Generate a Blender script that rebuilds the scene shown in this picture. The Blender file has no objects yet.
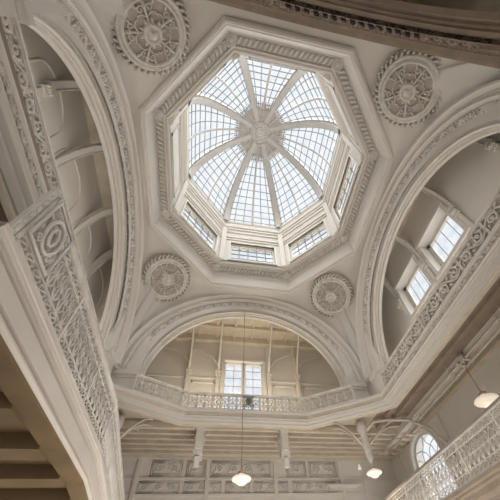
import bpy, math, random
from mathutils import Vector, Matrix
random.seed(7)
S = bpy.context.scene
col = S.collection
PI = math.pi

# ---------------------------------------------------------------- camera, light, exposure
RM = ((0.98157132, -0.17947268, -0.06563009), (0.09092277, 0.7406951, -0.66566044), (0.16807975, 0.64742592, 0.74336322))
cam_d = bpy.data.cameras.new('camera'); cam = bpy.data.objects.new('camera', cam_d); col.objects.link(cam)
r0, r1, r2 = [Vector(r) for r in RM]
M3 = Matrix((r0, -r1, -r2)).transposed()
cam.matrix_world = Matrix.Translation((-0.981, -3.819, 1.6)) @ M3.to_4x4()
cam_d.sensor_width = 36; cam_d.lens = 314.37 * 36 / 500
cam_d.shift_x = (250 - 278.0) / 500; cam_d.shift_y = (311.6 - 250) / 500
cam_d.clip_start = 0.05
S.camera = cam
S.view_settings.view_transform = 'Standard'; S.view_settings.look = 'None'
S.view_settings.gamma = 1; S.view_settings.use_curve_mapping = False
S.view_settings.exposure = 0.25
w = bpy.data.worlds.new('sky'); S.world = w; w.use_nodes = True
bg = w.node_tree.nodes['Background']; bg.inputs[0].default_value = (0.92, 0.955, 1.0, 1); bg.inputs[1].default_value = 0.88

def sun(name, d, energy, angle, color):
    l = bpy.data.lights.new(name, 'SUN'); l.energy = energy; l.angle = math.radians(angle); l.color = color
    o = bpy.data.objects.new(name, l); col.objects.link(o)
    o.rotation_euler = Vector(d).to_track_quat('-Z', 'Y').to_euler(); return o
sun('daylight_from_above', (0.15, 0.45, -1), 6.5, 80, (1, 0.97, 0.92))
sun('daylight_from_front', (-0.2, -1, -0.5), 2.5, 60, (1, 0.97, 0.93))
sun('daylight_from_right', (-1, 0.1, -0.35), 2.5, 120, (1, 0.97, 0.93))
def area(name, loc, d, sx, sy, e, color):
    l = bpy.data.lights.new(name, 'AREA'); l.shape = 'RECTANGLE'; l.size = sx; l.size_y = sy; l.energy = e; l.color = color
    o = bpy.data.objects.new(name, l); col.objects.link(o); o.location = loc
    z = -Vector(d).normalized(); x = (Vector((1,0,0)) - z*z.x).normalized(); y = z.cross(x)
    o.rotation_euler = Matrix((x, y, z)).transposed().to_euler(); return o
area('hall_fill', (0.6, 2.3, 0.5), (0, 0.1, 1), 5.0, 4.0, 165, (1, 0.93, 0.84))  # unseen upward fill, added to brighten the hall from below
area('gallery_fill_left', (-4.75, 0, 7.2), (-.15, 0, 1), .4, 6, 22, (1, .95, .88))  # added fill, no fixture here; brightens the left gallery wall
area('gallery_fill_right', (4.75, 0, 7.2), (.15, 0, 1), .4, 6, 20, (1, .93, .84))  # added fill, no fixture here; brightens the right gallery wall
area('gallery_fill_front', (0, 6.1, 8.0), (0, 0.25, 1), 4.5, 0.8, 42, (1, 0.86, 0.67))  # added warm fill for the front gallery ceiling, no fixture here
S.cycles.max_bounces = 10; S.cycles.diffuse_bounces = 4; S.cycles.transparent_max_bounces = 12
S.cycles.use_denoising = True
S.cycles.sample_clamp_indirect = 4

# ---------------------------------------------------------------- materials
def mat(name, c, rough=0.7, metal=0.0, noise=0.08, scale=3.0, bump=0.15, bscale=25.0, c2=None, spec=0.3):
    m = bpy.data.materials.new(name); m.use_nodes = True
    nt = m.node_tree; b = nt.nodes['Principled BSDF']
    b.inputs['Roughness'].default_value = rough; b.inputs['Metallic'].default_value = metal
    b.inputs['Specular IOR Level'].default_value = spec
    tc = nt.nodes.new('ShaderNodeTexCoord')
    n = nt.nodes.new('ShaderNodeTexNoise'); n.inputs['Scale'].default_value = scale; n.inputs['Detail'].default_value = 5
    nt.links.new(tc.outputs['Object'], n.inputs['Vector'])
    r = nt.nodes.new('ShaderNodeValToRGB'); nt.links.new(n.outputs['Fac'], r.inputs[0])
    c2 = c2 or tuple(max(0, v * (1 - noise * 2)) for v in c)
    r.color_ramp.elements[0].position = 0.3; r.color_ramp.elements[1].position = 0.7
    r.color_ramp.elements[0].color = (*c2, 1); r.color_ramp.elements[1].color = (*c, 1)
    nt.links.new(r.outputs[0], b.inputs['Base Color'])
    if bump:
        n2 = nt.nodes.new('ShaderNodeTexNoise'); n2.inputs['Scale'].default_value = bscale; n2.inputs['Detail'].default_value = 4
        nt.links.new(tc.outputs['Object'], n2.inputs['Vector'])
        bp = nt.nodes.new('ShaderNodeBump'); bp.inputs['Strength'].default_value = bump; bp.inputs['Distance'].default_value = 0.02
        nt.links.new(n2.outputs['Fac'], bp.inputs['Height']); nt.links.new(bp.outputs[0], b.inputs['Normal'])
    return m
PL = mat('painted_plaster', (0.80, 0.765, 0.715), 0.6, noise=.03, scale=.8, bump=.05)
PLW = mat('gallery_wall_paint', (0.84, 0.80, 0.74), 0.65, noise=.03, scale=.8, bump=.05)
OR = mat('carved_plaster', (0.86, 0.825, 0.775), 0.5, noise=0.12, scale=8)
IR = mat('cream_painted_ironwork', (0.88, 0.84, 0.78), 0.35, noise=0.1, scale=6, bump=0.05, spec=0.5)
FA = mat('satin_fascia_paint', (0.80, 0.74, 0.68), 0.3, noise=0.03, bump=0.03, spec=0.5)
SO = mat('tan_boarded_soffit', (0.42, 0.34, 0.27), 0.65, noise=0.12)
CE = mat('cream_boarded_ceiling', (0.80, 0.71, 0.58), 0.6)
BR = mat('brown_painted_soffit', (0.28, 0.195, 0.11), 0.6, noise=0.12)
SH = mat('umber_and_shade_tone', (0.36, 0.285, 0.225), 0.6, noise=0.12)  # umber brown, also used where shade is put into the colour
SHB = mat('umber_recess_shade', (0.22, 0.17, 0.14), 0.65)  # shade in the back arch band, put into the colour
SH2 = mat('frieze_ground_paint', (0.66, 0.61, 0.55), 0.65)
SH_ = mat('shade_toned_plaster', (0.58, 0.52, 0.46), 0.65)  # plaster darkened so the colour carries recess shade
DK = mat('shadow_gap_dark', (0.035, 0.028, 0.03), 0.5)  # near-black for the painted shadow gaps of the back arch
RIB = mat('grey_cream_rib_paint', (0.60, 0.57, 0.53), 0.5, noise=.05)
BAR = mat('grey_glazing_bar', (0.34, 0.35, 0.35), 0.5, bump=0)
BAW = mat('pale_sash_bar', (0.62, 0.60, 0.56), 0.5, bump=0)
WH = mat('white_window_paint', (0.85, 0.82, 0.76), 0.45, noise=0.03)
ME = mat('pipe_enamel', (0.80, 0.74, 0.66), 0.35, bump=0.02, spec=0.5)
BRASS = mat('pinkish_fitter', (0.72, 0.48, 0.40), 0.4, 0.2)
CORD = mat('lamp_cord', (0.33, 0.27, 0.2), 0.6, bump=0)
FLO = mat('pale_stone_floor', (0.68, 0.62, 0.54), 0.5)
def glass_mat():
    m = bpy.data.materials.new('window_glass'); m.use_nodes = True; nt = m.node_tree
    for n in list(nt.nodes): nt.nodes.remove(n)
    out = nt.nodes.new('ShaderNodeOutputMaterial'); mix = nt.nodes.new('ShaderNodeMixShader')
    t = nt.nodes.new('ShaderNodeBsdfTransparent'); g = nt.nodes.new('ShaderNodeBsdfGlossy')
    g.inputs['Roughness'].default_value = 0.1
    tc = nt.nodes.new('ShaderNodeTexCoord'); n = nt.nodes.new('ShaderNodeTexNoise'); n.inputs['Scale'].default_value = 1.6
    nt.links.new(tc.outputs['Object'], n.inputs['Vector'])
    r = nt.nodes.new('ShaderNodeValToRGB'); r.color_ramp.elements[0].position = 0.35; r.color_ramp.elements[1].position = 0.6
    r.color_ramp.elements[0].color = (0.90, 0.925, 0.95, 1); r.color_ramp.elements[1].color = (0.99, 0.99, 1, 1)
    nt.links.new(n.outputs['Fac'], r.inputs[0]); nt.links.new(r.outputs[0], t.inputs[0])
    mix.inputs[0].default_value = 0.05
    nt.links.new(t.outputs[0], mix.inputs[1]); nt.links.new(g.outputs[0], mix.inputs[2]); nt.links.new(mix.outputs[0], out.inputs[0])
    return m
GL = glass_mat()
def lamp_mat():
    m = bpy.data.materials.new('opal_lamp_glass'); m.use_nodes = True; b = m.node_tree.nodes['Principled BSDF']
    b.inputs['Base Color'].default_value = (0.9, 0.85, 0.78, 1); b.inputs['Roughness'].default_value = 0.2
    b.inputs['Emission Color'].default_value = (1.0, 0.86, 0.70, 1); b.inputs['Emission Strength'].default_value = 0.38
    return m
LG = lamp_mat()

# ---------------------------------------------------------------- mesh builder
class MB:
    def __init__(s): s.v = []; s.f = []; s.smooth = []
    def add(s, vs, fs, sm=False):
        o = len(s.v); s.v += [tuple(v) for v in vs]; s.f += [tuple(i + o for i in f) for f in fs]; s.smooth += [sm] * len(fs); return s
    def box(s, a, b):
        x0, x1 = sorted((a[0], b[0])); y0, y1 = sorted((a[1], b[1])); z0, z1 = sorted((a[2], b[2]))
        return s.add([(x0,y0,z0),(x1,y0,z0),(x1,y1,z0),(x0,y1,z0),(x0,y0,z1),(x1,y0,z1),(x1,y1,z1),(x0,y1,z1)],
                     [(3,2,1,0),(4,5,6,7),(0,1,5,4),(1,2,6,5),(2,3,7,6),(3,0,4,7)])
    def beam(s, a, b, wd, ht, up=(0,0,1)):
        a = Vector(a); b = Vector(b); d = (b - a).normalized(); u = Vector(up); sd = d.cross(u)
        if sd.length < 1e-4: sd = d.cross(Vector((1,0,0)))
        sd.normalize(); u = sd.cross(d).normalized(); sd *= wd / 2; u *= ht / 2
        vs = [a-sd-u, a+sd-u, a+sd+u, a-sd+u, b-sd-u, b+sd-u, b+sd+u, b-sd+u]
        return s.add(vs, [(3,2,1,0),(4,5,6,7),(0,1,5,4),(1,2,6,5),(2,3,7,6),(3,0,4,7)])
    def tube(s, pts, r, n=5, closed=False, sm=True):
        pts = [Vector(p) for p in pts]; m = len(pts)
        if m < 2: return s
        rr = r if isinstance(r, (list, tuple)) else [r] * m
        vs = []; prev = None
        for i, p in enumerate(pts):
            if closed: t = pts[(i+1) % m] - pts[i-1]
            else: t = pts[min(i+1, m-1)] - pts[max(i-1, 0)]
            t = t.normalized() if t.length > 1e-9 else Vector((0,0,1))
            if prev is None:
                a = t.cross(Vector((0,0,1)));
                if a.length < .1: a = t.cross(Vector((1,0,0)))
            else: a = prev - t * prev.dot(t)
            if a.length < 1e-6: a = t.cross(Vector((0.3,1,0.2)))
            a.normalize(); prev = a; b = t.cross(a)
            for k in range(n):
                q = 2*PI*k/n; vs.append(p + (a*math.cos(q) + b*math.sin(q)) * rr[i])
        fs = []
        for i in range(m if closed else m-1):
            j = (i+1) % m
            for k in range(n): fs.append((i*n+k, i*n+(k+1)%n, j*n+(k+1)%n, j*n+k))
        if not closed: fs += [tuple(range(n))[::-1], tuple((m-1)*n+k for k in range(n))]
        return s.add(vs, fs, sm)
    def lathe(s, prof, c=(0,0,0), n=20, sm=True):
        vs = []; fs = []
        for r, z in prof:
            for k in range(n): q = 2*PI*k/n; vs.append((c[0]+r*math.cos(q), c[1]+r*math.sin(q), c[2]+z))
        for i in range(len(prof)-1):
            for k in range(n): fs.append((i*n+k, i*n+(k+1)%n, (i+1)*n+(k+1)%n, (i+1)*n+k))
        fs += [tuple(range(n))[::-1], tuple((len(prof)-1)*n+k for k in range(n))]
        return s.add(vs, fs, sm)
    def blob(s, c, rx, ry, rz, rot=0.0):
        vs = []; fs = []
        ca, sa = math.cos(rot), math.sin(rot)
        rings = [(-1,0),(-.6,.8),(0,1),(.6,.8),(1,0)]
        for (h, q) in rings:
            for k in range(6):
                a = 2*PI*k/6; x = rx*h; y = ry*q*math.cos(a); z = rz*q*math.sin(a)
                vs.append((c[0]+x*ca-y*sa, c[1]+x*sa+y*ca, c[2]+z))
        for i in range(4):
            for k in range(6): fs.append((i*6+k, i*6+(k+1)%6, (i+1)*6+(k+1)%6, (i+1)*6+k))
        return s.add(vs, fs, True)
    def sweep(s, prof, frames, closed=False, sm=False):
        """prof: [(a,b)], frames: list of functions (a,b)->point"""
        vs = [f(a, b) for f in frames for (a, b) in prof]; n = len(prof); m = len(frames); fs = []
        for i in range(m if closed else m-1):
            j = (i+1) % m
            for k in range(n-1): fs.append((i*n+k, i*n+k+1, j*n+k+1, j*n+k))
        return s.add(vs, fs, sm)
    def map(s, fn): s.v = [tuple(fn(*v)) for v in s.v]; return s
    def merged(s, o, fn=None):
        return s.add([fn(*v) for v in o.v] if fn else o.v, o.f) if not o.smooth else s._m(o, fn)
    def _m(s, o, fn):
        k = len(s.v); s.v += [tuple(fn(*v)) for v in o.v] if fn else list(o.v)
        s.f += [tuple(i+k for i in f) for f in o.f]; s.smooth += o.smooth; return s
    def build(s, name, m, parent=None, loc=None, fix=False):
        me = bpy.data.meshes.new(name); me.from_pydata(s.v, [], s.f)
        for p, q in zip(me.polygons, s.smooth): p.use_smooth = q
        me.materials.append(m); me.update()
        o = bpy.data.objects.new(name, me); col.objects.link(o)
        if parent: o.parent = parent
        if loc: o.location = loc
        return o
def tag(o, label=None, cat=None, group=None, kind=None):
    if label: o['label'] = label
    if cat: o['category'] = cat
    if group: o['group'] = group
    if kind: o['kind'] = kind
    return o
def struct(o, label=None, cat=None): return tag(o, label, cat, None, 'structure')
def empty(name, loc=(0,0,0), rot=(0,0,0)):
    o = bpy.data.objects.new(name, None); col.objects.link(o); o.location = loc; o.rotation_euler = rot; return o
def copy_tree(o, parent=None):
    c = o.copy(); col.objects.link(c); c.parent = parent
    for ch in [x for x in o.children]: copy_tree(ch, c)
    return c

# ---------------------------------------------------------------- dimensions
WX, WY, HS = 4.0, 4.4, 7.71
GX, GY = 5.2, 7.2          # upper gallery walls
LX, LY = 5.97, 7.7         # lower walls
ZC, ZF, ZSOF = 11.95, 6.86, 6.70
SD = {'front': lambda s, d, z: (s, d, z), 'back': lambda s, d, z: (s, -d, z),
      'right': lambda s, d, z: (d, s, z), 'left': lambda s, d, z: (-d, s, z)}
HALF = {'front': WY, 'back': 4.3, 'right': WX, 'left': WX}
DR = {'front': 0.0, 'back': 0.0, 'right': 0.1, 'left': 0.1}

# ---------------------------------------------------------------- motifs  (local: x along, y across, z relief height)
def spiral(cx, cy, r, a0, turns, dirn=1, n=14, z=0.0):
    return [(cx + r*(1-.88*i/(n-1))*math.cos(a0+dirn*2*PI*turns*i/(n-1)), cy + r*(1-.88*i/(n-1))*math.sin(a0+dirn*2*PI*turns*i/(n-1)), z) for i in range(n)]
def running_scroll(L, H, per, tr=0.018, leaf=1.0, sides=5, seg=14):
    """a vine of alternating spirals with leaves, y from 0 to H"""
    m = MB(); n = max(1, round(L/per)); p = L/n; a = H*.36
    m.tube([(L*i/(n*8), H/2 + a*math.sin(PI*i/8), tr*.6) for i in range(n*8+1)], tr*.8, sides)
    for k in range(n):
        cx = (k+.5)*p; up = 1 if k % 2 == 0 else -1; cy = H/2 - up*a*.12
        r = min(p*.42, H*.36)
        m.tube(spiral(cx, cy, r, -up*PI/2 + PI*.1*up, 1.5, up, seg, tr*.8), [tr*(1.15-.5*i/(seg-1)) for i in range(seg)], sides)
        m.blob((cx, cy, tr), r*.22, r*.22, tr*1.4)
        for j in range(4):
            an = -up*PI/2 + j*PI*.5 + .4
            m.blob((cx + r*1.02*math.cos(an), cy + r*1.02*math.sin(an), tr*.8), r*.34*leaf, r*.15*leaf, tr*1.1, an + .8*up)
        m.blob(((k+1)*p, H/2 + up*H*.30, tr*.8), p*.14, H*.07, tr, .6*up)
        m.blob(((k+1)*p, H/2 - up*H*.30, tr*.8), p*.14, H*.07, tr, -.6*up)
    return m
def leaf_band(L, H, per, tr=0.03):
    m = MB(); n = max(1, round(L/per)); p = L/n
    for k in range(n):
        cx = (k+.5)*p
        m.blob((cx, H*.5, 0), p*.30, H*.46, tr, 0.5)
        m.blob((cx+p*.28, H*.28, 0), p*.22, H*.16, tr*.8, -.6)
        m.blob((cx-p*.25, H*.75, 0), p*.2, H*.16, tr*.8, .6)
    return m
def lace_panel(W, H, r=0.011):
    """iron scroll panel, x 0..W, y 0..H"""
    m = MB(); n = max(1, round(W/(H*.55))); p = W/n
    for k in range(n):
        cx = (k+.5)*p; cy = H/2
        for sx in (-1, 1):
            for sy in (-1, 1):
                m.tube([(cx+sx*x, cy+sy*y, 0) for x, y, _ in spiral(p*.24, H*.25, min(p, H)*.21, -PI*.6, 1.3, 1, 11)], r, 4)
                m.tube([(cx+sx*p*.02, cy+sy*H*.06, 0), (cx+sx*p*.2, cy+sy*H*.12, 0), (cx+sx*p*.42, cy+sy*H*.05, 0), (cx+sx*p*.46, cy+sy*H*.3, 0), (cx+sx*p*.38, cy+sy*H*.5, 0)], r, 4)
        m.tube([(cx+p*.09*math.cos(a*PI/4), cy+H*.10*math.sin(a*PI/4), 0) for a in range(8)], r, 4, True)
        m.tube([(cx, 0, 0), (cx, H*.4, 0)], r*.9, 4); m.tube([(cx, H*.6, 0), (cx, H, 0)], r*.9, 4)
        m.tube([(k*p, 0, 0), (k*p, H, 0)], r*1.1, 4)
        m.blob((cx, cy, 0), p*.05, H*.05, r*1.5)
        for sy in (-1, 1): m.blob((cx, cy+sy*H*.3, 0), p*.09, H*.05, r*1.3)
    return m
def spindle_panel(W, H, r=0.010):
    m = MB(); n = max(2, round(W/.15)); p = W/n; b0, b1 = H*.2, H*.8
    for k in range(n):
        cx = (k+.5)*p
        for (c, q) in ((H*.1, H*.075), (H*.9, H*.075)):
            m.tube([(cx+p*.38*math.cos(a*PI/4), c+q*math.sin(a*PI/4), 0) for a in range(8)], r*.9, 4, True)
            m.tube([(cx-p*.3, c-q*.7, 0), (cx, c, r*.6), (cx+p*.3, c+q*.7, 0)], r*.7, 4)
        m.tube([(cx, b0, 0), (cx, b1, 0)], r, 4)
        for sx in (-1, 1):
            m.tube([(cx, b0, 0), (cx+sx*p*.4, b0+(b1-b0)*.25, 0), (cx+sx*p*.12, (b0+b1)/2, 0), (cx+sx*p*.42, b0+(b1-b0)*.72, 0), (cx, b1, 0)], r, 4)
            m.tube([(cx+sx*x, (b0+b1)/2-.01+y, 0) for x, y, _ in spiral(p*.26, 0, p*.2, 0, 1.2, 1, 8)], r*.7, 4)
        m.blob((cx, (b0+b1)/2, 0), p*.12, H*.04, r*1.6)
    for y in (H*.19, H*.81): m.box((0, y-.009, -.010), (W, y+.009, .010))
    return m
def scroll_ends(W, H, tr=.02):
    """a symmetrical framed panel of two scrolls"""
    m = MB()
    m.tube([(0,0,0),(W,0,0),(W,H,0),(0,H,0)], tr*.7, 4, True)
    i = H*.12
    m.tube([(i,i,0),(W-i,i,0),(W-i,H-i,0),(i,H-i,0)], tr*.5, 4, True)
    n = max(1, round(W/H/1.1)); p = (W-2*i)/n
    for k in range(n):
        cx = i+(k+.5)*p; s = 1 if k < n/2 else -1
        m.tube([(cx+s*x, H/2+y, 0) for x, y, _ in spiral(0, 0, min(p, H-2*i)*.42, 0, 1.6, 1, 14)], tr, 5)
        m.blob((cx-s*p*.3, H*.3, 0), H*.14, H*.05, tr, .7*s); m.blob((cx+s*p*.3, H*.68, 0), H*.14, H*.05, tr, -.7*s)
    return m

# ---------------------------------------------------------------- floor and walls
struct(MB().box((-LX-.3, -6.3, -.2), (LX+.3, LY+.3, 0)).build('floor', FLO))
def wall(side_fn, d, th, s0, s1, z0, z1, holes, m):
    """wall facing the hall, inner face at distance d; holes = (s0,s1,z0,z1)"""
    mb = MB(); ss = sorted({s0, s1, *[h[0] for h in holes], *[h[1] for h in holes]}); zs = sorted({z0, z1, *[h[2] for h in holes], *[h[3] for h in holes]})
    for a, b in zip(ss, ss[1:]):
        for c, e in zip(zs, zs[1:]):
            x, z = (a+b)/2, (c+e)/2
            if any(h[0] < x < h[1] and h[2] < z < h[3] for h in holes): continue
            mb.box(side_fn(a, d, c), side_fn(b, d+th, e))
    return mb
win_n = [0]
def window(side_fn, d, s0, s1, z0, z1, cols, rows, reveal=.3, meet=True, frame=.06):
    """sash window set back in its reveal"""
    win_n[0] += 1
    r = empty('window_%d' % win_n[0], side_fn((s0+s1)/2, d, z0)); struct(r)
    L = r.location; F = lambda s, dd, z: tuple(Vector(side_fn(s, dd, z)) - L)
    def bx(mb, a, b): mb.box(F(*a), F(*b))
    g = d + reveal
    fr = MB()
    for a, b in (((s0, g-.05, z0), (s0+frame, g+.05, z1)), ((s1-frame, g-.05, z0), (s1, g+.05, z1)), ((s0, g-.05, z1-frame), (s1, g+.05, z1)), ((s0, g-.05, z0), (s1, g+.05, z0+frame))): bx(fr, a, b)
    if meet: bx(fr, ((s0+s1)/2-frame*1.5, g-.05, z0), ((s0+s1)/2+frame*1.5, g+.05, z1))
    fr.build('window_frame', WH, r)
    ba = MB()
    for i in range(1, cols): x = s0+(s1-s0)*i/cols; bx(ba, (x-.012, g-.015, z0), (x+.012, g+.015, z1))
    for i in range(1, rows): z = z0+(z1-z0)*i/rows; bx(ba, (s0, g-.015, z-.012), (s1, g+.015, z+.012))
    ba.build('glazing_bar', BAW, r)
    p = MB(); bx(p, (s0+.02, g-.004, z0+.02), (s1-.02, g+.004, z1-.02)); p.build('window_pane', GL, r)
    ar = MB(); t = .13
    for a, b in (((s0-t, d-.05, z0-.05), (s0, d, z1+t)), ((s1, d-.05, z0-.05), (s1+t, d, z1+t)), ((s0-t, d-.07, z1), (s1+t, d, z1+t)), ((s0-t-.05, d-.10, z0-.12), (s1+t+.05, d, z0))): bx(ar, a, b)
    ar.build('window_surround', WH, r)
    return r
F_, B_, R_, L_ = SD['front'], SD['back'], SD['right'], SD['left']
WT = .4
# upper gallery walls
fw = (-.74, .92, 8.2, 10.62)
struct(wall(F_, GY, WT, -LX, LX, ZF-.3, ZC, [fw], PLW).build('wall_front', PLW) if False else wall(F_, GY, WT, -LX, LX, ZF-.3, ZC, [fw], PLW).build('wall_front', PLW))
rws = [(-.86, .5, 8.95, 10.5), (.95, 2.27, 8.95, 10.5)]
struct(wall(R_, GX, WT, -6, GY, ZF-.3, ZC, rws, PLW).build('wall_right', PLW))
struct(wall(L_, GX, WT, -6, GY, ZF-.3, ZC, [], PLW).build('wall_left', PLW))
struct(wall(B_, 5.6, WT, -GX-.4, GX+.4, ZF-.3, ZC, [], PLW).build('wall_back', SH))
window(F_, GY, *fw, 4, 6, .15)
for h in rws: window(R_, GX, *h, 4, 1, .32, False, .13)
# lower walls, with unseen tall windows added below the view to let in daylight
lf = [(-4.8,-3.2,.9,3.9), (-.9,.9,.9,3.9), (3.2,4.8,.9,3.9)]
struct(wall(F_, LY, WT, -LX, LX, 0, ZF, lf, PL).build('wall_front', PL))
for h in lf: window(F_, LY, *h, 4, 4, .2)
ll = [(-4.4,-2.4,.9,3.0), (-.5,1.5,.9,3.0), (3.4,5.4,.9,3.0)]
struct(wall(L_, LX, WT, -6, LY, 0, ZF, ll, PL).build('wall_left', PL))
for h in ll: window(L_, LX, *h, 4, 4, .2)
lb = [(-5,-3.4,.9,5.2), (-.9,.9,.9,5.2), (3.4,5,.9,5.2)]
struct(wall(B_, 5.9, WT, -LX, LX, 0, ZF, lb, PL).build('wall_back', PL))
for h in lb: window(B_, 5.9, *h, 4, 6, .2)
# right lower wall with its round-headed window
AY, AZ, AR = 5.5, 5.72, .80
lr = [(-4.4,-2.4,.9,3.0), (-.5,1.5,.9,3.0)]  # unseen windows added for daylight, as in the other lower walls
mw = wall(R_, LX, WT, -6, LY, 0, ZF, lr + [(AY-AR, AY+AR, 4.0, AZ+AR)], PL)
N = 24
for k in range(N):
    a0, a1 = PI*k/N, PI*(k+1)/N
    y0, y1 = AY+AR*math.cos(a0), AY+AR*math.cos(a1); za, zb = AZ+AR*math.sin(a0), AZ+AR*math.sin(a1); zt = AZ+AR
    vs = []
    for x in (LX, LX+WT): vs += [(x, y0, za), (x, y1, zb), (x, y1, zt), (x, y0, zt)]
    mw.add(vs, [(0,1,2,3), (7,6,5,4), (0,4,5,1)])
struct(mw.build('wall_right', PL))
for h in lr: window(R_, LX, *h, 4, 4, .2)
win_n[0] += 1
aw = empty('window_%d' % win_n[0], (LX, AY, 4.0)); struct(aw)
def arc_prof(prof, ra=AR, sm=False):
    fr = [lambda a, b: (b, -(ra+a), 0.0)] + [(lambda a, b, q=PI - PI*k/32: (b, (ra+a)*math.cos(q), AZ-4+(ra+a)*math.sin(q))) for k in range(33)] + [lambda a, b: (b, (ra+a), 0.0)]
    return MB().sweep(prof, fr)
arc_prof([(0,.1),(0,-.05),(.05,-.08),(.12,-.08),(.14,-.04),(.19,-.04),(.2,0)]).build('window_surround', WH, aw)
arc_prof([(-.07,.16),(-.07,.08),(0,.08),(0,.16)]).build('window_frame', WH, aw)
pm = MB(); gx = .12
pm.add([(gx,-AR,0),(gx,AR,0)] + [(gx, AR*math.cos(PI*k/32), AZ-4+AR*math.sin(PI*k/32)) for k in range(33)], [tuple(range(35))])
pm.build('window_pane', GL, aw)
tr = MB()
for yy in (-.38, 0, .38): tr.tube([(gx, yy, 0), (gx, yy, 1.75)], .014, 4)
for zz in (.5, 1.0, 1.5): tr.tube([(gx, -AR, zz), (gx, AR, zz)], .014, 4)
for sx in (-1, 1):
    tr.tube([(gx, sx*.38, 1.7), (gx, sx*.30, 2.0), (gx, sx*.1, 2.2), (gx, 0, 2.45)], .016, 4)
    tr.tube([(gx, 0, 1.7), (gx, sx*.1, 1.95), (gx, sx*.35, 2.1), (gx, sx*.62, 2.15)], .016, 4)
    tr.tube([(gx, sx*.38, 1.7), (gx, sx*.6, 1.9), (gx, sx*.75, 1.9)], .014, 4)
tr.build('leaded_tracery', BAW, aw)

# ---------------------------------------------------------------- gallery slab and ceilings
VOID = [(-4.0,-5.3), (-4.0,3.72), (-3.62,4.05), (-1.85,4.98), (1.93,5.02), (3.62,4.02), (4.0,3.72), (4.0,-5.3)]
def ring_slab(inner, outer, z0, z1):
    m = MB(); n = len(inner)
    vs = [(*p, z0) for p in inner] + [(*p, z0) for p in outer] + [(*p, z1) for p in inner] + [(*p, z1) for p in outer]
    fs = []
    for i in range(n):
        j = (i+1) % n
        fs += [(i, j, n+j, n+i), (2*n+i, 3*n+i, 3*n+j, 2*n+j), (i, 2*n+i, 2*n+j, j)]
    return m.add(vs, fs)
OUT = [(-LX,-5.9), (-LX,3.72), (-LX,LY), (-1.85,LY), (1.93,LY), (LX,LY), (LX,3.72), (LX,-5.9)]
struct(ring_slab(VOID, OUT, ZSOF, ZF).build('gallery_floor', CE))
INN = [(-4.3,-4.75), (-4.3,4.75), (4.3,4.75), (4.3,-4.75)]; OU2 = [(-LX,-5.9), (-LX,LY+.2), (LX,LY+.2), (LX,-5.9)]
struct(ring_slab(INN, OU2, ZC, ZC+.2).build('ceiling', CE))
# beams below the gallery: along x in front, along y at the sides
def beams(name, segs, wd, ht, m, z):
    mb = MB()
    for a, b in segs: mb.beam((*a, z-ht/2), (*b, z-ht/2), wd, ht)
    return struct(mb.build(name, m))
beams('trim_1', [((-5.9, y), (5.9, y)) for y in (5.5, 5.84, 6.18, 6.52, 6.86, 7.2)], .11, .2, CE, ZSOF)
beams('trim_2', [((-5.9, 7.56), (5.9, 7.56))], .28, .16, CE, ZSOF)
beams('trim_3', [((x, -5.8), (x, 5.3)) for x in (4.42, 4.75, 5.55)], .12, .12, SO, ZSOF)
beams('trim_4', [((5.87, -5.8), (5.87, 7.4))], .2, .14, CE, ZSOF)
beams('trim_5', [((-x, -5.8), (-x, 5.3)) for x in (4.75, 5.3)], .18, .14, SH, ZSOF)  # left beams darkened, the shade of this side is in their colour
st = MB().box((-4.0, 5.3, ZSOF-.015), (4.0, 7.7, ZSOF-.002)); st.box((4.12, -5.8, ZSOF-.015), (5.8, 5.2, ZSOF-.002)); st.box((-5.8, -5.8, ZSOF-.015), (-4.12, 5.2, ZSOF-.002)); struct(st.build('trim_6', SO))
struct(MB().box((-4.03, -5.3, 6.90), (-3.955, 3.65, 7.0)).build('trim_40', SH))  # dark strip standing for the shade between the left mouldings

# sweep along a plan polyline with mitres; offset + = away from the void
def plan_frames(path, closed=False):
    n = len(path); fr = []
    for i, p in enumerate(path):
        p = Vector((*p,)); ds = []
        if i > 0 or closed: ds.append((p - Vector((*path[i-1],))).normalized())
        if i < n-1 or closed: ds.append((Vector((*path[(i+1) % n],)) - p).normalized())
        ns = [Vector((-d.y, d.x)) for d in ds]; nn = sum(ns, Vector((0,0))).normalized(); k = 1/max(.3, nn.dot(ns[0]))
        fr.append(lambda a, b, p=p, nn=nn, k=k: (p.x+nn.x*a*k, p.y+nn.y*a*k, b))
    return fr
FPROF = [(.5,6.58),(.34,6.58),(.33,6.62),(.30,6.62),(.29,6.55),(.16,6.55),(.15,6.60),(.11,6.60),(.10,6.57),(.02,6.57),(0,6.60),(0,6.63),(-.03,6.65),(-.03,6.67),(.02,6.68),(.02,6.80),(-.03,6.82),(-.05,6.86),(-.05,6.90),(0,6.91),(.25,6.91)]
struct(MB().sweep(FPROF, plan_frames(VOID, True), True).build('trim_7', PL))
# plain edge beams behind the fascia, second step of moulding
MP = [(.34,6.70),(.34,6.60),(.38,6.56),(.46,6.56),(.5,6.62),(.5,6.70)]
struct(MB().sweep(MP, plan_frames(VOID, True), True).build('trim_8', CE))

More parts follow.
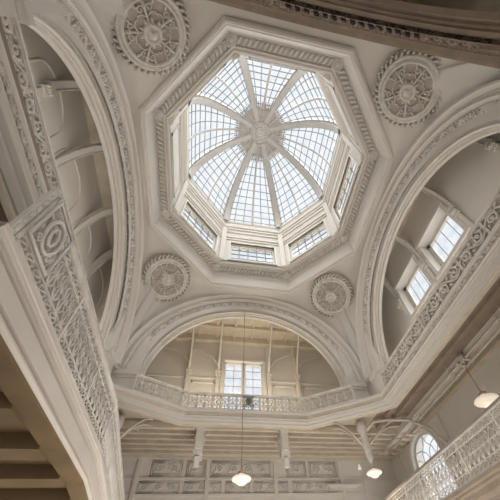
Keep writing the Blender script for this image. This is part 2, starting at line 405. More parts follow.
# ---------------------------------------------------------------- arches
AP = [(4.05,-.12),(4.04,-.17),(3.99,-.17),(3.96,-.12),(3.93,-.04),(3.92,-.05),(3.89,-.07),(3.87,-.03),(3.85,-.03),(3.84,-.07),(3.80,-.08),(3.78,-.03),(3.76,.03),(3.52,.21),(3.49,.18),(3.45,.18),(3.43,.23),(3.40,.24),(3.38,.20),(3.345,.20),(3.33,.25),(3.36,.28),(3.36,.30),(3.32,.31),(3.32,.33),(3.35,.34),(3.35,.38),(3.31,.39),(3.28,.40),(3.28,.5),(3.45,.5)]
def arc_frames(side, n=72, t0=0, t1=PI):
    fn, D, dr = SD[side], HALF[side], DR[side]
    return [(lambda a, b, q=t0+(t1-t0)*k/n: fn((a+dr)*math.cos(q), D+b, HS+a*math.sin(q))) for k in range(n+1)]
trim_n = 9
for side in ('front', 'right', 'left', 'back'):
    fn, D, dr = SD[side], HALF[side], DR[side]
    mm = SH if side == 'back' else PL  # back arch in umber: its shade is put into the colour
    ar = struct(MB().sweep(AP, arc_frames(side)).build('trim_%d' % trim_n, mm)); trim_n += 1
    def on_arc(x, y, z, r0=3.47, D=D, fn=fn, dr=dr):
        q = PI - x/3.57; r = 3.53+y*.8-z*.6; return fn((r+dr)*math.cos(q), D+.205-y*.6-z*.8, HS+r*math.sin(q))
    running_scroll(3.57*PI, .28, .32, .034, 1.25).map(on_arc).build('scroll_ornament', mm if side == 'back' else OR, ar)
    MB().sweep([(3.755,.022),(3.53,.192)], arc_frames(side)).build('band_ground', SHB if side == 'back' else SH_, ar)  # ground painted darker to carry the shade behind the scrolls
    # bead rows
    bd = MB()
    for k in range(150):
        x = 3.57*PI*(k+.5)/150; bd.blob((x, .33, .03), .026, .02, .02); bd.blob((x, -.07, .02), .026, .02, .02)
    bd.map(on_arc).build('bead_moulding', mm, ar)
    # back sheet of the arch wall, seen from the galleries
    bk = MB(); n = 48; zt = ZC+.1; ext = 5.97 if side in ('front', 'back') else 4.9
    sg = lambda q: (3.4+dr)*math.cos(q)
    for k in range(n):
        q0, q1 = PI*k/n, PI*(k+1)/n
        for dd in (.5, .1):
            bk.add([fn(sg(q0), D+dd, HS+3.4*math.sin(q0)), fn(sg(q1), D+dd, HS+3.4*math.sin(q1)), fn(sg(q1), D+dd, zt), fn(sg(q0), D+dd, zt)], [(0,1,2,3)])
    for sx in (-1, 1): bk.box(fn(sx*(3.35+dr), D+.03, ZF), fn(sx*(3.95 if side in ('front', 'back') else 4.3), D+.5, zt))
    struct(bk.build('wall_arch_%s' % side, mm))
    # impost blocks where the arch lands
    ip = MB()
    for sx in (-1, 1):
        for (z0, z1, o) in ((7.56,7.71,.07), (7.46,7.56,.03), (ZF,7.46,0)):
            ip.box(fn(sx*(3.3+dr-o), D-.02-o, z0), fn(sx*(3.97+dr*.3), D+.5, z1))
    struct(ip.build('trim_%d' % trim_n, mm)); trim_n += 1

# near-black pieces standing for shadow gaps in the back arch band
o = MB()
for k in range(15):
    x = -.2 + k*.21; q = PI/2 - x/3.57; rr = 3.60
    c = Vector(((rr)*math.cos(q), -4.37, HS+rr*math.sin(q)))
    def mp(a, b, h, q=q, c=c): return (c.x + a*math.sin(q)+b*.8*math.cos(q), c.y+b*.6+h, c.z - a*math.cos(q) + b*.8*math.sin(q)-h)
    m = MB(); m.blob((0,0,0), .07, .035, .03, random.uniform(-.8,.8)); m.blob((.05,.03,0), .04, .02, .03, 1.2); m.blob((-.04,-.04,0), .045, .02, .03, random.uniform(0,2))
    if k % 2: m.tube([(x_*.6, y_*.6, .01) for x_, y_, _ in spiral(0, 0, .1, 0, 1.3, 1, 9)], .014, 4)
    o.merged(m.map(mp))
tag(o.build('shadow_gap_pieces', DK), 'row of near-black leaf-shaped pieces standing for shadow gaps on the shaded brown arch at the top edge', 'carving')

# ---------------------------------------------------------------- pendentives
OC = -0.0144; OY = 1.062
def oct_pts(R, z, ys=OY):
    out = []
    for i in range(8):
        a = PI/8 + i*PI/4; c = math.floor(a/(PI/2))*PI/2 + PI/4; s = 1 if a > c else -1
        a = c + s*(PI/8+OC); out.append((R*math.cos(a), R*math.sin(a)*ys, z))
    return out
RO, ZO = 3.98, 11.78
OB = oct_pts(RO, ZO)
def oct_at(dx, dy):
    for i in range(8):
        a, b = OB[i], OB[(i+1) % 8]
        ex, ey = b[0]-a[0], b[1]-a[1]; det = dx*(-ey) + ex*dy
        if abs(det) < 1e-9: continue
        t = (a[0]*(-ey) + ex*a[1])/det; u = (dx*a[1]-dy*a[0])/det
        if t > 0 and -1e-6 <= u <= 1+1e-6: return t*dx, t*dy
    return OB[0][0], OB[0][1]
def perim(x, y):
    """height of the arch line at a perimeter point"""
    if abs(abs(y)-WY) < 1e-6: r, s = 3.9, x
    else: r, s = 3.9, y/(4.0/3.9)
    return HS + math.sqrt(max(0, r*r - s*s))
def surf(px, py, t):
    ix, iy = oct_at(px, py); zo = perim(px, py)
    g = 1-math.sqrt(max(0, 1-t**1.8))
    return (ix+(px-ix)*t, iy+(py-iy)*t, ZO + (zo-ZO)*g)
per = []
NA = 40
for k in range(NA): q = PI/2*k/NA*2; 
def edge_pts():
    pts = []
    ang = [PI*k/64 for k in range(65)]
    pts += [(4.0, -4.4)] + [(4.0, -4.0*math.cos(a)) for a in ang] + [(4.0, 4.4)]
    pts += [(3.9*math.cos(a), 4.4) for a in ang] + [(-4.0, 4.4)]
    pts += [(-4.0, 4.0*math.cos(a)) for a in ang] + [(-4.0, -4.4)]
    pts += [(-3.9*math.cos(a), -4.4) for a in ang]
    return pts
EP = edge_pts(); TS = [0] + [math.sin(PI/2*k/14) for k in range(1, 15)]
pm = MB(); vs = [surf(x, y, t) for (x, y) in EP for t in TS]; n = len(TS); m_ = len(EP)
pm.add(vs, [(i*n+k, i*n+k+1, ((i+1) % m_)*n+k+1, ((i+1) % m_)*n+k) for i in range(m_) for k in range(n-1)], True)
struct(pm.build('ceiling_pendentives', PL))

# ---------------------------------------------------------------- octagonal frame, drum
def oct_sweep(prof, sm=False):
    """prof: (R, z)"""
    mb = MB(); n = len(prof); vs = []
    for i in range(8):
        for R, z in prof: p = oct_pts(R, z)[i]; vs.append(p)
    fs = [(i*n+k, i*n+k+1, ((i+1) % 8)*n+k+1, ((i+1) % 8)*n+k) for i in range(8) for k in range(n-1)]
    return mb.add(vs, fs, sm)
fr = struct(oct_sweep([(4.06,11.90),(4.06,11.70),(4.0,11.66),(3.95,11.66),(3.93,11.72),(3.90,11.72),(3.88,11.78),(3.86,11.95),(3.84,12.15),(3.82,12.28),(3.80,12.32),(3.77,12.30),(3.77,12.33),(3.76,12.42),(3.54,12.50),(3.53,12.42),(3.50,12.42),(3.49,12.50),(3.46,12.52),(3.44,12.48),(3.40,12.50),(3.36,12.56),(3.36,12.62)]).build('trim_%d' % trim_n, PL)); trim_n += 1
PB = oct_pts(3.64, 12.41)
rl = MB(); rs = MB()
for i in range(8):
    a, b = Vector(PB[i]), Vector(PB[(i+1) % 8]); d = (b-a); L = d.length; d.normalize(); inn = Vector((-d.y, d.x, 0))
    def mp(x, y, z, a=a, d=d, inn=inn): p = a + d*(x+.14) + inn*(y-.14) ; return (p.x, p.y, p.z + .01 - z + (y-.14)*.35)
    rl.merged(leaf_band(L-.28, .24, .135, .085).map(mp))
    c = a
    rs.lathe([(.13,0.05),(.13,-.07),(.10,-.10),(.085,-.05),(.06,-.05),(.05,-.10),(.001,-.12)], c, 14)
    rs.lathe([(.165,.03),(.165,-.06),(.14,-.08),(.13,.0)], c, 14)
rl.build('leaf_moulding', OR, fr); rs.build('corner_rosette', OR, fr)
# drum walls with a window in each side
DP0 = 12.55; DP1 = 15.96; R1_, R2_ = 3.36, 3.36
win_n[0] += 1
dwall = MB()
for i in range(8):
    a, b = Vector(oct_pts(R1_, 0)[i]), Vector(oct_pts(R1_, 0)[(i+1) % 8]); d = b-a; L = d.length; d.normalize(); ot = Vector((d.y, -d.x, 0))
    def P(s, dd, z, a=a, d=d, ot=ot): q = a + d*s + ot*dd; return (q.x, q.y, z)
    s0, s1, z0, z1 = L*.14, L*.86, 12.72, 14.05
    def slab(s_, e_, za, zb, P=P, th=.3, off=0):
        vs = [P(s_, off, za), P(e_, off, za), P(e_, off+th, za), P(s_, off+th, za), P(s_, off, zb), P(e_, off, zb), P(e_, off+th, zb), P(s_, off+th, zb)]
        return vs, [(3,2,1,0),(4,5,6,7),(0,1,5,4),(1,2,6,5),(2,3,7,6),(3,0,4,7)]
    glazed = i in (0, 1, 2, 7)
    for q in (((0, s0, DP0, DP1), (s1, L, DP0, DP1), (s0, s1, DP0, z0), (s0, s1, z1, DP1)) if glazed else ((0, L, DP0, DP1),)): dwall.add(*slab(*q))
    # raised frame mouldings inside
    for q in ((.1, L-.1, 14.28, 14.34), (.1, L-.1, 14.95, 15.0), (.14, L-.14, 14.5, 14.53), (0, L, 15.25, 15.34), (0, L, 15.46, 15.60)):
        dwall.add(*slab(*q, th=.08, off=-.05 if q[2] < 15.4 else -.07))
    if not glazed:
        for q in ((s0, s1, z0, z0+.06), (s0, s1, z1-.06, z1), (s0, s0+.06, z0, z1), (s1-.06, s1, z0, z1)): dwall.add(*slab(*q, th=.06, off=-.04))
        continue
    wn = empty('window_%d' % win_n[0], P(L/2, 0, z0)); struct(wn); win_n[0] += 1; Lw = wn.location.copy()
    def Q(s, dd, z, P=P, Lw=Lw): return tuple(Vector(P(s, dd, z)) - Lw)
    f2 = MB()
    for (s_, e_, za, zb, o1, th) in ((s0-.07, s0, z0-.07, z1+.07, -.05, .1), (s1, s1+.07, z0-.07, z1+.07, -.05, .1), (s0, s1, z1, z1+.07, -.05, .1), (s0, s1, z0-.07, z0, -.05, .1),
                                     (s0, s0+.06, z0, z1, .1, .08), (s1-.06, s1, z0, z1, .1, .08), (s0, s1, z1-.06, z1, .1, .08), (s0, s1, z0, z0+.06, .1, .08)):
        f2.add(*slab(s_, e_, za, zb, P=Q, th=th, off=o1))
    f2.build('window_frame', WH, wn)
    b2 = MB()
    for j in range(1, 5): x = s0+(s1-s0)*j/5; b2.add(*slab(x-.018, x+.018, z0, z1, P=Q, th=.04, off=.13))
    for j in range(1, 4): z = z0+(z1-z0)*j/4; b2.add(*slab(s0, s1, z-.018, z+.018, P=Q, th=.04, off=.13))
    for j in range(5):
        xc = s0+(s1-s0)*(j+.5)/5; wj = (s1-s0)/10
        b2.tube([Q(xc+wj*math.cos(q*PI/6), .14, z1-.42+.3*math.sin(q*PI/6)) for q in range(7)], .015, 4)
    b2.build('glazing_bar', BAR, wn)
    MB().add(*slab(s0+.01, s1-.01, z0+.01, z1-.01, P=Q, th=.01, off=.15)).build('window_pane', GL, wn)
# corner pilasters
for i in range(8):
    c = Vector(oct_pts(3.36, 0)[i]); dwall.beam((c.x*.985, c.y*.985, DP0), (c.x*.985, c.y*.985, 15.3), .2, .12, up=(c.x, c.y, 0))
struct(dwall.build('wall_drum', PL))

# ---------------------------------------------------------------- glass dome
dome = empty('skylight_dome', (0, 0, DP1)); struct(dome, 'octagonal glazed skylight dome with eight pale ribs meeting at a round boss', 'skylight')
DH = 3.92; TM = math.acos(.5/3.36)
def dome_pt(i, t, u=0, dr=0):
    """i side, t 0 base..1 hub, u 0..1 across"""
    q = t*TM; R = (3.36+dr)*math.cos(q); z = (DH+dr)*math.sin(q)/math.sin(TM)
    a, b = oct_pts(R, z)[i], oct_pts(R, z)[(i+1) % 8]
    return Vector((a[0]+(b[0]-a[0])*u, a[1]+(b[1]-a[1])*u, z))
oct_b = MB(); 
base = oct_sweep([(3.5,-.02),(3.34,-.02),(3.31,.02),(3.30,.08),(3.34,.12),(3.5,.12)]); base.build('base_ring', WH, dome)
for i in range(8):
    rb = MB(); NR = 18
    vs = []
    for k in range(NR+1):
        t = k/NR; c = dome_pt(i, t); q = t*TM
        rad = Vector((c.x, c.y, 0)).normalized(); tang = Vector((-rad.y, rad.x, 0)); nrm = (rad*math.cos(q) + Vector((0,0,1))*math.sin(q)).normalized()
        wd = .21 - .07*t
        for (s, h) in ((-1.0,.08), (-1.0,-.06), (-.6,-.06), (-.6,-.14), (.6,-.14), (.6,-.06), (1.0,-.06), (1.0,.08)):
            vs.append(c + tang*wd*s + nrm*h)
    fs = [(k*8+j, k*8+(j+1) % 8, (k+1)*8+(j+1) % 8, (k+1)*8+j) for k in range(NR) for j in range(8)]
    rb.add(vs, fs); rb.build('rib', RIB, dome)
    gp = MB(); vs = [dome_pt(i, k/16, u, .02) for k in range(17) for u in (0, 1)]
    gp.add(vs, [(k*2, k*2+1, k*2+3, k*2+2) for k in range(16)], True); gp.build('glass_panel', GL, dome)
    gb = MB()
    for u in (1/6, 2/6, 4/6, 5/6): gb.tube([dome_pt(i, k/14, u) for k in range(13)], .021, 4)
    for t in [.06+.085*j for j in range(11)]:
        gb.tube([dome_pt(i, t, 0), dome_pt(i, t, 1)], .021, 4)
    for j in range(6):   # little fan at the top of each facet
        gb.tube([dome_pt(i, .80, (j+.5)/6), dome_pt(i, .88, (j+.1)/6+.05)], .02, 4)
        gb.tube([dome_pt(i, .80, (j+.5)/6), dome_pt(i, .88, (j+.9)/6-.05)], .02, 4)
    gb.build('glazing_bar', BAR, dome)
    mb2 = MB(); mb2.tube([dome_pt(i, k/14, .5, -.02) for k in range(15)], .055, 4); mb2.build('middle_bar', RIB, dome)
hz = DH
hub = MB().lathe([(.70,.12),(.70,-.02),(.66,-.08),(.60,-.10),(.57,-.06),(.50,-.06),(.47,-.16),(.42,-.18),(.40,-.13),(.26,-.13),(.24,-.19),(.20,-.21),(.17,-.16),(.1,-.2),(.001,-.22)], (0,0,hz), 32).build('boss', RIB, dome)
hm = MB()
for k in range(16): a = 2*PI*k/16; hm.blob((.33*math.cos(a), .33*math.sin(a), hz-.15), .05, .03, .03, a)
hm.tube([(x, y, hz-.2) for x, y, _ in spiral(0, 0, .14, 0, 1.3, 1, 12)], .02, 5)
hm.build('boss_rosette', OR, hub)
cl = MB()
for k in range(8):
    cl.add([dome_pt(k, .86, 0), dome_pt(k, .86, 1), dome_pt(k, .93, 1, -.03), dome_pt(k, .93, 0, -.03), dome_pt(k, .99, 1), dome_pt(k, .99, 0)], [(0,1,2,3), (3,2,4,5)])
    c = dome_pt(k, .86, .5); cl.beam(dome_pt(k, .86, 0), dome_pt(k, .86, 1), .1, .12)
cl.build('collar_ring', SH_, dome)

# ---------------------------------------------------------------- medallions
def medallion():
    r = empty('ceiling_medallion')
    MB().lathe([(.93,.45),(.90,.02),(.66,.02),(.66,-.02),(.62,-.03),(.3,-.03),(.001,-.03)][::1], n=32).build('dished_ground', SH_, r)  # dish painted darker to stand for the shade of its depth
    ri = MB()
    ri.lathe([(.80,.10),(.80,-.03),(.77,-.07),(.73,-.07),(.71,-.03),(.69,-.03),(.67,-.09),(.62,-.09),(.60,-.03),(.60,.03)], n=40).build('moulded_ring', OR, r)
    wr = MB()
    for k in range(36):
        a = 2*PI*k/36; wr.blob((.84*math.cos(a), .84*math.sin(a), -.03), .07, .035, .035, a+.7)
        wr.blob((.90*math.cos(a+.08), .90*math.sin(a+.08), -.02), .045, .025, .025, a-.5)
    wr.build('leaf_wreath', OR, r)
    ro = MB().lathe([(.22,.0),(.22,-.09),(.19,-.12),(.15,-.12),(.13,-.08),(.10,-.08),(.08,-.14),(.05,-.16),(.001,-.16)], n=20).build('centre_rosette', OR, r)
    le = MB()
    for k in range(10): a = 2*PI*k/10; le.blob((.24*math.cos(a), .24*math.sin(a), -.06), .07, .04, .04, a)
    le.build('rosette_leaf', OR, ro)
    for k in range(5):
        a = 2*PI*k/5 + .3; sc = MB(); ca, sa = math.cos(a), math.sin(a)
        R = lambda p: (p[0]*ca-p[1]*sa, p[0]*sa+p[1]*ca, p[2]-.06)
        sc.tube([R((x, 0, 0)) for x in (.22,.34,.46,.60)], [.04,.025,.03,.045], 6)
        for s in (-1, 1):
            sc.tube([R((.46+x, s*(.10+y), 0)) for x, y, _ in spiral(0, 0, .085, -PI/2, 1.3, 1, 11)], .02, 5)
            sc.tube([R((x, s*y, 0)) for x, y in ((.32,.02),(.38,.10),(.36,.2),(.28,.24))], .018, 5)
            p = R((.53, s*.2, 0)); sc.blob(p, .06, .03, .03, a+s*.8)
        sc.build('scroll_arm', OR, r)
    return r
ml = [((-1,-1), 'large round plaster medallion between the left arch and the top edge, partly cut off above'),
      ((1,-1), 'large round plaster medallion in the upper right corner beside the shaded arch'),
      ((-1,1), 'round plaster medallion on the left, just below the octagon, beside the left arch'),
      ((1,1), 'round plaster medallion low on the right, between the front and right arches')]
med0 = None
def surf_xy(x, y):
    # scale to the perimeter
    k = min(WX/abs(x), WY/abs(y)); px, py = x*k, y*k; ix, iy = oct_at(px, py)
    t = (math.hypot(x, y)-math.hypot(ix, iy))/(math.hypot(px, py)-math.hypot(ix, iy)); return Vector(surf(px, py, t))
for (sx, sy), lab in ml:
    c = surf_xy(sx*3.22, sy*3.47); e = .25
    u = surf_xy(sx*3.22+e*sx, sy*3.47+e*sy) - surf_xy(sx*3.22-e*sx, sy*3.47-e*sy)
    v = surf_xy(sx*3.22+e*sx, sy*3.47-e*sy) - surf_xy(sx*3.22-e*sx, sy*3.47+e*sy)
    nrm = u.cross(v).normalized()
    if nrm.z < 0: nrm = -nrm
    nrm = (nrm + Vector((0,0,.4))).normalized()
    md = med0 and copy_tree(med0) or medallion(); med0 = med0 or md
    md.location = c - nrm*.20; md.rotation_euler = nrm.to_track_quat('Z', 'Y').to_euler(); md.scale = (.97,.97,1.3)
    tag(md, lab, 'medallion', 'plaster medallions in the corners of the vault')

# carved boss on the back right pier
m = MB()
for k in range(5):
    for j in range(3): m.blob((3.98-.05*j, -4.36+.03*k, 10.5-.16*k-.03*j), .07, .05, .09, k*.7+j)
m.box((3.9,-4.4,9.6),(4.0,-4.25,10.6))
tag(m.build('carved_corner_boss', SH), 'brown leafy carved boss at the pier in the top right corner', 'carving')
# ---------------------------------------------------------------- balustrades
def along(mb, a, b, z0, off=0.0, flip=False):
    a = Vector((*a, 0)); b = Vector((*b, 0)); d = (b-a).normalized(); nn = Vector((-d.y, d.x, 0))
    def f(x, y, z): p = a + d*x + nn*(off - z); return (p.x, p.y, z0+y)
    return mb.map(f)
def rail_box(pts, z0, z1, wd):
    return MB().sweep([(-wd/2,z0),(-wd/2,z1),(wd/2,z1),(wd/2,z0),(-wd/2,z0)], plan_frames(pts))
def balustrade(label, pts, z0, z1, kind, bay, rails=((0,.05),(-.06,0)), backing=None, post=.06, group='ornamental balustrades', panel_r=.011, m=None, cat='balustrade', rw=.11, rm=None):
    m = m or IR
    r = empty('gallery_balustrade', (pts[0][0], pts[0][1], z0)); tag(r, label, cat, group)
    L = r.location
    def put(mb, name, mt): 
        mb.v = [(v[0]-L.x, v[1]-L.y, v[2]-L.z) for v in mb.v]; return mb.build(name, mt, r)
    put(rail_box(pts, z1-.05, z1, rw), 'top_rail', rm or m); put(rail_box(pts, z1-.085, z1-.05, .05), 'under_rail', m)
    put(rail_box(pts, z0, z0+.04, .05), 'bottom_rail', m)
    for a, b in zip(pts, pts[1:]):
        Ls = math.hypot(b[0]-a[0], b[1]-a[1]); n = max(1, round(Ls/bay)); dx, dy = (b[0]-a[0])/Ls, (b[1]-a[1])/Ls
        if backing: put(along(MB().box((0, .03, -.035), (Ls, z1-z0-.06, -.015)), a, b, z0), 'backing_panel', backing)
        for k in range(n):
            w_ = Ls/n; q = (a[0]+dx*w_*k, a[1]+dy*w_*k); e = (a[0]+dx*w_*(k+1), a[1]+dy*w_*(k+1)); H = z1-z0-.125
            if kind == 'lace': pn = lace_panel(w_, H, panel_r)
            elif kind == 'spindle': pn = spindle_panel(w_, H, panel_r)
            else: pn = running_scroll(w_, H, H*.95, panel_r*1.5, 1.2)
            put(along(pn, q, e, z0+.04), 'scroll_panel', m)
            put(MB().box((q[0]-post/2, q[1]-post/2, z0), (q[0]+post/2, q[1]+post/2, z1-.02)), 'post', m)
    put(MB().box((b[0]-post/2, b[1]-post/2, z0), (b[0]+post/2, b[1]+post/2, z1-.02)), 'post', m)
    return r
FB = balustrade('cream iron lace balustrade with canted ends across the front arch, below the tall window', [(-3.3,4.2), (-1.82,5.0), (1.9,5.04), (3.3,4.17)], 6.91, 7.47, 'lace', .75, group='upper gallery balustrades', panel_r=.013, post=.04)
RB = balustrade('straight scroll-panelled balustrade on the gallery edge below the two right gallery windows', [(4.03,3.65), (4.03,-4.4)], 6.91, 7.43, 'vine', .92, backing=SH2, group='upper gallery balustrades', panel_r=.019)
LB = balustrade('narrow scroll-carved balustrade running up the left edge of the left arch', [(-4.03,-4.4), (-4.03,3.65)], 6.99, 7.43, 'vine', .92, backing=SH2, group='upper gallery balustrades', panel_r=.019)
# carved strip on the left fascia
fx = along(running_scroll(8.0, .13, .2, .015), (-3.98,-4.4), (-3.98,3.6), 6.675); o = fx.build('carved_fascia', OR); struct(o)
fx = along(running_scroll(8.0, .11, .2, .012), (3.98,3.6), (3.98,-4.4), 6.685); o = fx.build('carved_fascia', OR); struct(o)
# crest on the front balustrade
cr = MB(); cr.lathe([(.10,0),(.10,.03),(.085,.045),(.07,.03),(.001,.03)], n=16)
cr.map(lambda x, y, z: (x, -z, y*1.5))
for s in (-1, 1):
    cr.tube([(s*x, -.02, z) for x, z, _ in spiral(.12, .14, .07, PI, 1.2, -1, 10)], .014, 5)
    cr.tube([(s*x, -.02, z) for x, z, _ in spiral(.12, -.14, .07, PI, 1.2, 1, 10)], .014, 5)
    cr.tube([(0, -.04, -.1), (s*.04, -.04, .0), (0, -.04, .1)], .012, 4)
tag(cr.build('heraldic_crest', mat('grey_crest_iron', (.30,.28,.25), .4), None, (.04, 4.93, 7.18)), 'small oval scrolled iron crest at the middle of the front balustrade', 'crest')

# ---------------------------------------------------------------- lower mezzanine, right
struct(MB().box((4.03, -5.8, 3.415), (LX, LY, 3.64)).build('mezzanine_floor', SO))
struct(MB().sweep([(.4,3.34),(.1,3.34),(.06,3.38),(0,3.40),(0,3.5),(-.05,3.53),(-.05,3.57),(-.08,3.6),(-.08,3.66),(.1,3.66)], plan_frames([(4.0,-5.6),(4.0,LY)][::-1])).build('trim_%d' % trim_n, SO)); trim_n += 1
balustrade('cream iron spindle balustrade across the lower right corner, before the round-headed window', [(4.0,-3.0), (4.0,6.6)], 3.68, 4.50, 'spindle', 1.2, group='lower balustrades', panel_r=.014, post=.035, rw=.07, rm=mat('taupe_underside_shade', (.36,.32,.29), .4))  # dark top rail: underside shading put into its colour

# ---------------------------------------------------------------- lower landing, left
LP = [(-2.47,-2.45), (-2.47,.72), (-2.93,5.2)]
lm = MB(); pl = [(-LX,-2.6), (-2.5,-2.6), (-2.5,.72), (-2.98,5.2), (-3.33,LY), (-LX,LY)]
n = len(pl); vs = [(*p, 3.34) for p in pl]+[(*p, 3.62) for p in pl]
lm.add(vs, [tuple(range(n))[::-1], tuple(range(n, 2*n))]+[(i, (i+1) % n, n+(i+1) % n, n+i) for i in range(n)])
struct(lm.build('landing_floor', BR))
LFP = [(.2,3.33),(.2,3.26),(.03,3.26),(.0,3.28),(0,3.30),(.05,3.305),(.05,3.325),(-.012,3.33),(-.012,3.49),(.06,3.495),(.06,3.515),(-.02,3.52),(-.02,3.535),(.03,3.54),(-.03,3.55),(-.03,3.56),(-.035,3.57),(-.035,3.59),(-.045,3.60),(-.045,3.64),(.1,3.64)]
struct(MB().sweep(LFP, plan_frames([(-2.47,-2.6), (-2.47,.72), (-2.95,5.2), (-3.3,LY)])).build('trim_%d' % trim_n, FA)); trim_n += 1
u = MB()
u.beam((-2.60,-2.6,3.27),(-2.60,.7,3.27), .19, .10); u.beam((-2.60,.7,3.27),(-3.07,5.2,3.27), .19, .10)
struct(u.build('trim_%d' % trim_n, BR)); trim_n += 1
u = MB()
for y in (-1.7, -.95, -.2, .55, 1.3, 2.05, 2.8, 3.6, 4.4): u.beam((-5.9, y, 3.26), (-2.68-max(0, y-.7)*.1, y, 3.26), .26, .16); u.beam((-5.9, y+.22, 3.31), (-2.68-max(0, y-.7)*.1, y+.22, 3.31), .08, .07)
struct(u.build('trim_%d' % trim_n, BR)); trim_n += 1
LW = balustrade('dense iron lace balustrade close by on the left landing, above the smooth pale fascia', LP, 3.66, 4.40, 'spindle', 1.05, group='lower balustrades', panel_r=.013, post=.03, rw=.05)
# newel at the near end
nw = empty('newel_post', (-2.47, -2.5, 3.66)); tag(nw, 'square panelled iron newel with an oval at the near end of the left landing', 'newel post')
m = MB(); m.box((-.018,-.04,0),(.018,.02,.70))
for k in range(6): m.blob((.02, -.01, .08+.1*k), .02, .02, .04)
m.build('shaft', IR, nw)
m = MB(); m.lathe([(.03,.70),(.04,.72),(.03,.75),(.001,.78)], n=10); m.build('cap', IR, nw)
# framed oval panel beside it
m = MB(); m.tube([(.06, .05, .1), (.06, .42, .1), (.06, .42, .7), (.06, .05, .7)], .02, 4, True)
m.tube([(.06, .235+.11*math.cos(k*PI/8), .4+.22*math.sin(k*PI/8)) for k in range(16)], .018, 5, True)
m.tube([(.06, .235+.05*math.cos(k*PI/4), .4+.12*math.sin(k*PI/4)) for k in range(8)], .015, 5, True)
for s in (-1, 1):
    m.tube([(.06, .235+s*(.1+x*.6), .6+y) for x, y, _ in spiral(0, 0, .06, 0, 1.3, 1, 9)], .01, 4); m.tube([(.06, .235+s*(.1+x*.6), .2+y) for x, y, _ in spiral(0, 0, .06, 0, 1.3, 1, 9)], .01, 4)
m.map(lambda x, y, z: (x, y, .03+z*.88)).build('oval_panel', IR, nw)

m = MB(); prof = [(0,0),(0,-.12),(.05,-.2),(.16,-.22),(.30,-.16),(.40,-.06),(.42,0)]; n = len(prof)
m.add([(x, sy*.09, z) for sy in (-1, 1) for x, z in prof], [tuple(range(n)), tuple(range(n, 2*n))[::-1]]+[(i, n+i, n+(i+1) % n, (i+1) % n) for i in range(n)])
for sy in (-1, 1): m.tube([(.15+x, sy*.1, -.1+z) for x, z, _ in spiral(0, 0, .1, 0, 1.4, 1, 12)], .015, 5)
tag(m.build('scroll_console', BR, None, (-3.35, -1.05, 3.18)), 'small brown scroll console under the left landing, at the left edge of the photo', 'bracket')

# ---------------------------------------------------------------- front upper gallery woodwork
zt = ZC
cb = MB()
for x in [-3.6+.8*k for k in range(10)]: cb.beam((x, 4.95, ZC-.05), (x, GY, ZC-.05), .09, .10)
struct(cb.build('trim_%d' % trim_n, CE)); trim_n += 1
cb = MB()
for y in (5.5, 6.3): cb.beam((-5.9, y, ZC-.09), (5.9, y, ZC-.09), .14, .18)
cb.beam((-5.9, GY-.10, 11.78), (5.9, GY-.10, 11.78), .2, .3)
struct(cb.build('trim_%d' % trim_n, CE)); trim_n += 1
wm = MB()   # wall mouldings
for z in (9.62,): wm.box((-5.5, GY-.04, z), (-.95, GY, z+.07)); wm.box((1.15, GY-.04, z), (5.5, GY, z+.07))
for (x0, x1) in ((-4.9,-3.3), (-2.05,-1.1), (1.35,2.3), (2.65,4.6)):
    for a, b in (((x0, 7.6), (x1, 7.66)), ((x0, 9.4), (x1, 9.46)), ((x0, 7.6), (x0+.06, 9.46)), ((x1-.06, 7.6), (x1, 9.46))): wm.box((a[0], GY-.03, a[1]), (b[0], GY, b[1]))
struct(wm.build('trim_%d' % trim_n, PLW)); trim_n += 1
def gallery_post(fn, d, s, label, ztop=11.8, br=True):
    r = empty('gallery_pilaster', fn(s, d, ZF)); tag(r, label, 'pilaster', 'slim gallery pilasters with curved brackets')
    L = r.location; V = lambda s_, d_, z: tuple(Vector(fn(s_, d_, z)) - L)
    m = MB(); m.box(V(s-.08, d-.10, ZF), V(s+.08, d, ztop)); m.box(V(s-.05, d-.13, ZF+.3), V(s+.05, d-.1, ztop-.4)); m.build('shaft', PLW, r)
    m = MB(); m.box(V(s-.12, d-.16, 9.9), V(s+.12, d, 10.0)); m.box(V(s-.10, d-.14, 9.75), V(s+.10, d, 9.9)); m.build('capital', PLW, r)
    return r, V
for s, lab in ((-1.0, 'slim cream pilaster just left of the tall front window'), (1.18, 'slim cream pilaster just right of the tall front window'), (-2.2, 'slim cream pilaster in the left half of the front arch'), (2.45, 'slim cream pilaster in the right half of the front arch')):
    r, V = gallery_post(F_, GY-.012, s, lab)
    m = MB(); sg = 1 if s > 0 else -1
    m.tube([V(s, GY-.12, 10.0), V(s, GY-.35, 10.5), V(s, GY-.8, 11.1), V(s, GY-1.3, 11.6), V(s, GY-1.7, 11.85)], [.06,.05,.045,.05,.06], 6)
    m.tube([V(s+sg*.05, GY-.12, 10.3), V(s+sg*.3, GY-.15, 10.7), V(s+sg*.75, GY-.18, 10.95), V(s+sg*1.25, GY-.2, 11.0)], .035, 5)
    m.build('curved_brace', PLW, r)
